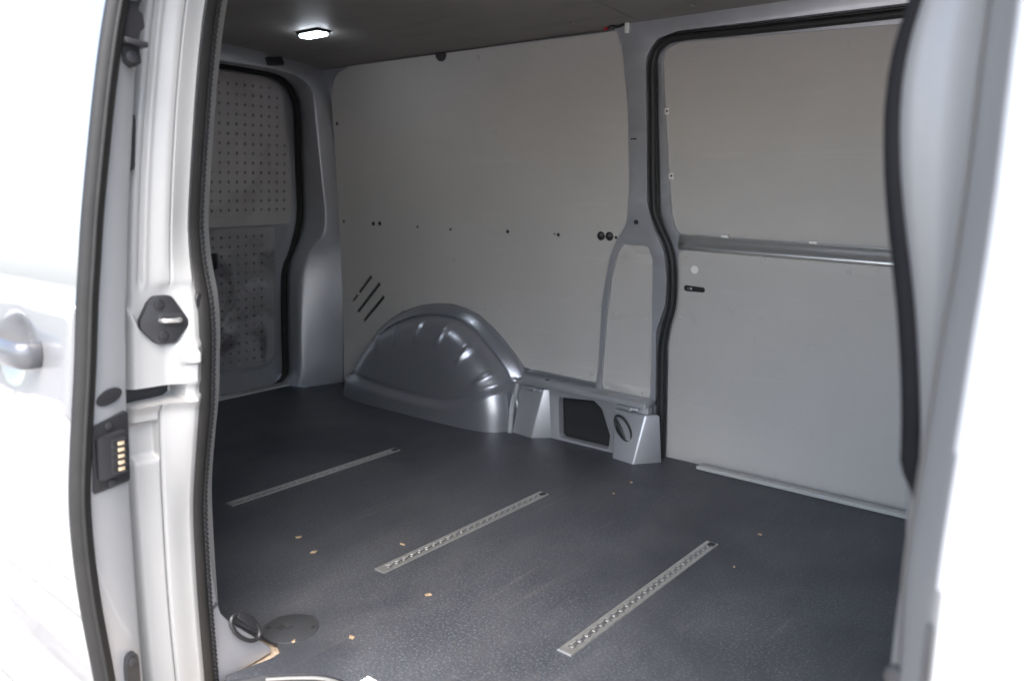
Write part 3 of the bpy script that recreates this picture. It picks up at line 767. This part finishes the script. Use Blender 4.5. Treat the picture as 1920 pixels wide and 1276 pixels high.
# ---- open sliding door (pushed back along the outside)
ya = smoothtab([(-.3, .52), (-.1, .478), (.05, .460), (.161, .454), (.27, .447), (.357, .443), (.441, .445), (.52, .455), (.63, .471), (.731, .484), (.781, .491), (.849, .501), (.946, .519), (1.043, .538), (1.14, .562), (1.25, .597), (1.40, .66)])
yb = smoothtab([(-.3, .548), (-.1, .505), (.05, .487), (.161, .480), (.27, .472), (.357, .4705), (.441, .4725), (.52, .481), (.63, .497), (.731, .5095), (.781, .518), (.849, .529), (.946, .547), (1.043, .567), (1.14, .590), (1.25, .625), (1.40, .69)])
yc = smoothtab([(-.3, .56), (-.1, .535), (.113, .532), (.225, .533), (.317, .535), (.406, .537), (.493, .541), (.613, .549), (.721, .56), (.774, .565), (.846, .573), (.949, .587), (1.051, .601), (1.151, .616), (1.25, .642), (1.40, .70)])
xs_out = [-2.30, -2.1, -1.9, -1.75, -1.65] + [-1.60 + .0125 * k for k in range(33)]
rows = []
zz = [-.28 + .01 * k for k in range(166)]
for z in zz:
    a = interp(ya, z); b_ = interp(yb, z); c = interp(yc, z)
    bump_ = .016 * sstep(.548, .572, z) * sstep(.735, .715, z)
    foot = .012 * sstep(.075, .05, z)
    sk = a + .006 - bump_ - foot
    row = []
    for x in xs_out:
        y = sk + .006 * ((x + 1.2) / 1.1) ** 2
        e = math.hypot((x + 1.375) / .075, (z - .642) / .062)
        y += .012 * sstep(1.1, .3, e)                    # bowl behind the handle
        row.append((x, y, z))
    row += [(-1.192, sk + .001, z), (-1.188, sk + .004, z), (-1.188, sk + .009 + bump_, z), (-1.195, b_ - .006, z), (-1.194, b_ + .004, z), (-1.201, (b_ + c * 1.008) / 2, z), (-1.208, c * 1.009 - .006, z), (-1.212, c * 1.009 - .001, z), (-1.220, c * 1.012, z), (-1.3, c * 1.018, z), (-2.30, c * 1.018, z)]
    rows.append(row)
door = obj('sliding_door', loft_bm(rows, True), 'silver', VAN, 40); lab(door, 'open silver sliding door pushed back along the outside')
door.data.materials.append(M['outer'])
for f in door.data.polygons:
    if f.normal.y < -.6 and f.center.x < -1.189: f.material_index = 1
P = [Vector((-1.186, (interp(ya, z) + interp(yb, z)) / 2, z)) for z in [-.2 + .01 * k for k in range(152)]]
sec_d = [(math.cos(2 * math.pi * i / 14) * 1.3, math.sin(2 * math.pi * i / 14) * .95) for i in range(14)]
obj('edge_seal', tube_bm(P, .0118, section=sec_d, up=(0, 1, 0)), 'rubber', door, 60)
P2 = [p + Vector((.010, .001, 0)) for p in P]
obj('seal_bead', tube_bm(P2, .0038, 8), 'rubber', door, 60)
DX = lambda s, z, d=0: (-1.196 - (s - interp(yb, z)) * .18 + d, s * (1 + .12 * max(0, s - interp(yb, z))), z)
obj('oval_plug', sheet_bm([(.5175 + .0195 * math.cos(t) , .5835 + .0115 * math.sin(t) + .004 * math.cos(t)) for t in [2 * math.pi * i / 28 for i in range(28)]], DX, -.004, .004, bevel=.001), 'black', door)
cb = obj('contact_block', sheet_bm(rounded([(.489, .546), (.5425, .5575), (.5365, .447), (.480, .444)], .005), DX, -.01, .005, bevel=.002), 'black', door)
lab(cb, 'black plug block with a row of brass contacts')
obj('contact_housing', sheet_bm(rounded([(.490, .528), (.534, .532), (.530, .466), (.487, .463)], .006), DX, .004, .016, bevel=.003), 'black', cb)
obj('contact_bay', sheet_bm(rounded([(.509, .522), (.531, .523), (.528, .470), (.506, .469)], .004), DX, .012, .0172, bevel=.0008), 'dark', cb)
for k in range(5):
    obj('contact', box_bm(DX(.5215 - .0006 * k, .5145 - .0098 * k, .0185), (.004, .0095, .0058), .0008), 'gold', cb)
for k in range(6):
    obj('contact_rib', box_bm(DX(.519 - .0006 * k, .5195 - .0098 * k, .0185), (.005, .02, .0016)), 'black', cb)
for s_, z_ in ((.512, .541), (.509, .453)):
    o = obj('screw', disc_bm(DX(s_, z_, .005), (1, 0, 0), .006, .002, 16, .0008), 'black', cb)
    obj('screw_socket', disc_bm(DX(s_, z_, .0069), (1, 0, 0), .003, .0006, 8), 'dark', cb)
# lower guide arm
la = sheet_bm(rounded([(.500, .05), (.519, .05), (.521, .150), (.520, .172), (.504, .172), (.5005, .15)], [0, 0, .006, .009, .009, .006]), DX, -.004, .012, bevel=.003)
ga = obj('guide_arm', la, 'black', door); obj('arm_screw', disc_bm(DX(.5115, .161, .0115), (1, 0, 0), .0075, .003, 18, .001), 'black', ga)
# upper latch
ul = sheet_bm(rounded([(.584, 1.30), (.618, 1.30), (.612, 1.15), (.605, 1.135), (.612, 1.13), (.613, 1.112), (.606, 1.105), (.602, 1.09), (.604, 1.062), (.592, 1.055), (.580, 1.062), (.578, 1.09), (.583, 1.13)], .004), DX, -.004, .01, bevel=.003)
ua = obj('latch', ul, 'black', door)
obj('latch_tongue', box_bm(DX(.593, 1.088, .014), (.02, .034, .008), .002, Matrix.Rotation(-.12, 3, 'X')), 'black', ua)
obj('latch_screw', disc_bm(DX(.591, 1.069, .0095), (1, 0, 0), .009, .003, 18, .001), 'black', ua)
obj('latch_plate', box_bm(DX(.598, 1.16, .012), (.006, .012, .03), .002), 'steel', ua)
# outer handle
hp = smooth_path([(-1.288, .472, .645), (-1.278, .452, .646), (-1.283, .436, .647), (-1.32, .428, .650), (-1.39, .424, .653), (-1.46, .428, .654), (-1.50, .44, .652), (-1.505, .462, .65)], 40)
hsec = [(math.cos(2 * math.pi * i / 14) * 1.5, math.sin(2 * math.pi * i / 14) * .75) for i in range(14)]
h = obj('handle', tube_bm(hp, .0135, section=hsec, up=(0, 0, 1)), 'handle', door, 60)
obj('handle_shadow', tube_bm([p + Vector((0, .009, .003)) for p in hp[4:-4]], .008, 8), 'black', h)  # black strip added as the shadow under the handle bar

# ---- near door pillar on the right of the opening
Lx = smoothtab([(-.2, -.165), (.2, -.166), (.443, -.163), (.516, -.161), (.568, -.160), (.642, -.165), (.708, -.169), (.777, -.178), (.822, -.186), (.867, -.194), (.911, -.200), (.954, -.203), (.996, -.201), (1.036, -.192), (1.09, -.178), (1.2, -.16), (1.4, -.15)])
Mx = smoothtab([(-.2, -.160), (.2, -.161), (.456, -.158), (.526, -.157), (.577, -.154), (.651, -.150), (.715, -.155), (.781, -.164), (.824, -.172), (.867, -.181), (.91, -.188), (.952, -.192), (.993, -.191), (1.032, -.184), (1.09, -.17), (1.2, -.152), (1.4, -.14)])
Nx = smoothtab([(-.2, -.138), (.3, -.138), (.496, -.138), (.558, -.140), (.604, -.140), (.671, -.136), (.776, -.131), (.832, -.127), (.907, -.125), (.979, -.125), (1.014, -.124), (1.2, -.12), (1.4, -.115)])
Ox = smoothtab([(-.2, -.11), (.4, -.108), (.595, -.108), (.75, -.102), (.87, -.097), (1.0, -.096), (1.4, -.09)])
def tuck(z): return .05 * sstep(.55, 1.5, z) * max(0, z - .6) + .25 * max(0, .3 - z) ** 2
rows = []
for z in [-.25 + .02 * k for k in range(86)]:
    t_ = tuck(z); L_, M_, N_, O_ = interp(Lx, z), interp(Mx, z), interp(Nx, z), interp(Ox, z)
    rows.append([(-.03, .80 + t_, z), (L_ + .02, .79 + t_, z), (L_ + .001, .755 + t_, z), (L_ + .001, .742 + t_, z), (M_, .722 + t_, z), (M_ + (N_ - M_) * .22, .706 + t_, z), (M_ + (N_ - M_) * .5, .700 + t_, z), (M_ + (N_ - M_) * .85, .678 + t_, z), (N_ - .004, .668 + t_, z), (N_ - .0015, .672 + t_, z), (N_ + .0015, .662 + t_, z), (N_ + .003, .655 + t_, z),
                 (N_ + (O_ - N_) * .35, .640 + t_, z), (N_ + (O_ - N_) * .7, .620 + t_, z), (O_ - .002, .606 + t_, z), (O_ + .001, .602 + t_, z), (O_ + .006, .598 + t_, z), (-.05, .592 + t_, z), (.2, .575 + t_, z), (.8, .56 + t_, z)])
fp = obj('door_pillar', loft_bm(rows), 'dimmed_silver', VAN, 50)
fp.data.materials.append(M['lit_silver'])
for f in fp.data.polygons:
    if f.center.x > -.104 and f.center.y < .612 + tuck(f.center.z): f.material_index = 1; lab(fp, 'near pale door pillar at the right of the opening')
rows = []
for k in range(60):
    z = .622 + (1.30 - .622) * k / 59
    t_ = tuck(z); L_, M_ = interp(Lx, z), interp(Mx, z)
    g = sstep(.622, .655, z)
    cx_, cy_ = (L_ + M_) / 2 - .001 + .012 * (1 - g), .731 + t_
    ax = Vector((M_ - L_, -.02, 0)) * .5; n_ = Vector((-.02, -(M_ - L_), 0)).normalized()
    rows.append([Vector((cx_, cy_, z)) + ax * (1.02 * math.cos(R(a))) * max(g, .15) + n_ * (.008 * math.sin(R(a))) for a in range(0, 360, 24)])
ps = obj('door_seal', loft_bm(rows, True), 'matt', VAN, 60); lab(ps, 'dark rubber edge on the near door pillar')
obj('check_strap', box_bm((-.108, .606, .556), (.006, .014, .05), .002), 'black', fp)
obj('pillar_cap', disc_bm((-.137, .677, .49), (-.5, -1, 0), .012, .012, 16, .003), 'black', fp)

# ------------------------------------------------------------------ leaf scraps on the floor
def scrap(x, y, r, t, a):
    bm = bmesh.new(); n = 9
    top = []
    for i in range(n):
        q = 2 * math.pi * i / n; rr = r * .8 * random.uniform(.55, 1.25)
        top.append((rr * math.cos(q), rr * .62 * math.sin(q)))
    c = bm.verts.new((0, 0, .004)); T = [bm.verts.new((p[0], p[1], .0016 + random.uniform(0, .003))) for p in top]; B = [bm.verts.new((p[0], p[1], .0005)) for p in top]
    for i in range(n):
        bm.faces.new((c, T[i - 1], T[i])); bm.faces.new((T[i - 1], B[i - 1], B[i], T[i]))
    bm.faces.new(B[::-1])
    o = obj('leaf_scrap', bm, 'leaf'); o.location = (x, y, 0); o.rotation_euler = (0, 0, a)
    o['label'] = t; o['category'] = 'leaf scrap'; o['group'] = 'dry leaf scraps on the van floor'
for x, y, r, t in [(-1.672, 1.164, .011, 'dark tan leaf scrap farthest left on the floor, between the two rear tracks'),
                   (-1.571, 1.135, .011, 'tan leaf scrap just below the leftmost scrap, left of the middle floor track'),
                   (-1.435, 1.306, .009, 'thin leaf scrap just left of the middle of the middle floor track'),
                   (-1.200, 1.165, .011, 'orange leaf scrap between the middle track and the track nearest the door'),
                   (-1.195, .945, .010, 'orange leaf scrap right of the round floor cover, closest to the camera'),
                   (-1.272, .862, .006, 'tiny pale chip lying against the edge of the round floor cover'),
                   (-.762, 1.936, .007, 'small pale scrap right of the far end of the nearest track'),
                   (-1.210, 1.937, .006, 'small brown scrap on the floor just right of the middle track end'),
                   (-1.216, 2.045, .005, 'tiny brown speck in front of the far gusset foot'),
                   (-.735, 1.72, .004, 'tiny pale crumb on open floor right of the nearest track')]:
    scrap(x, y, r, t, random.uniform(0, 3))
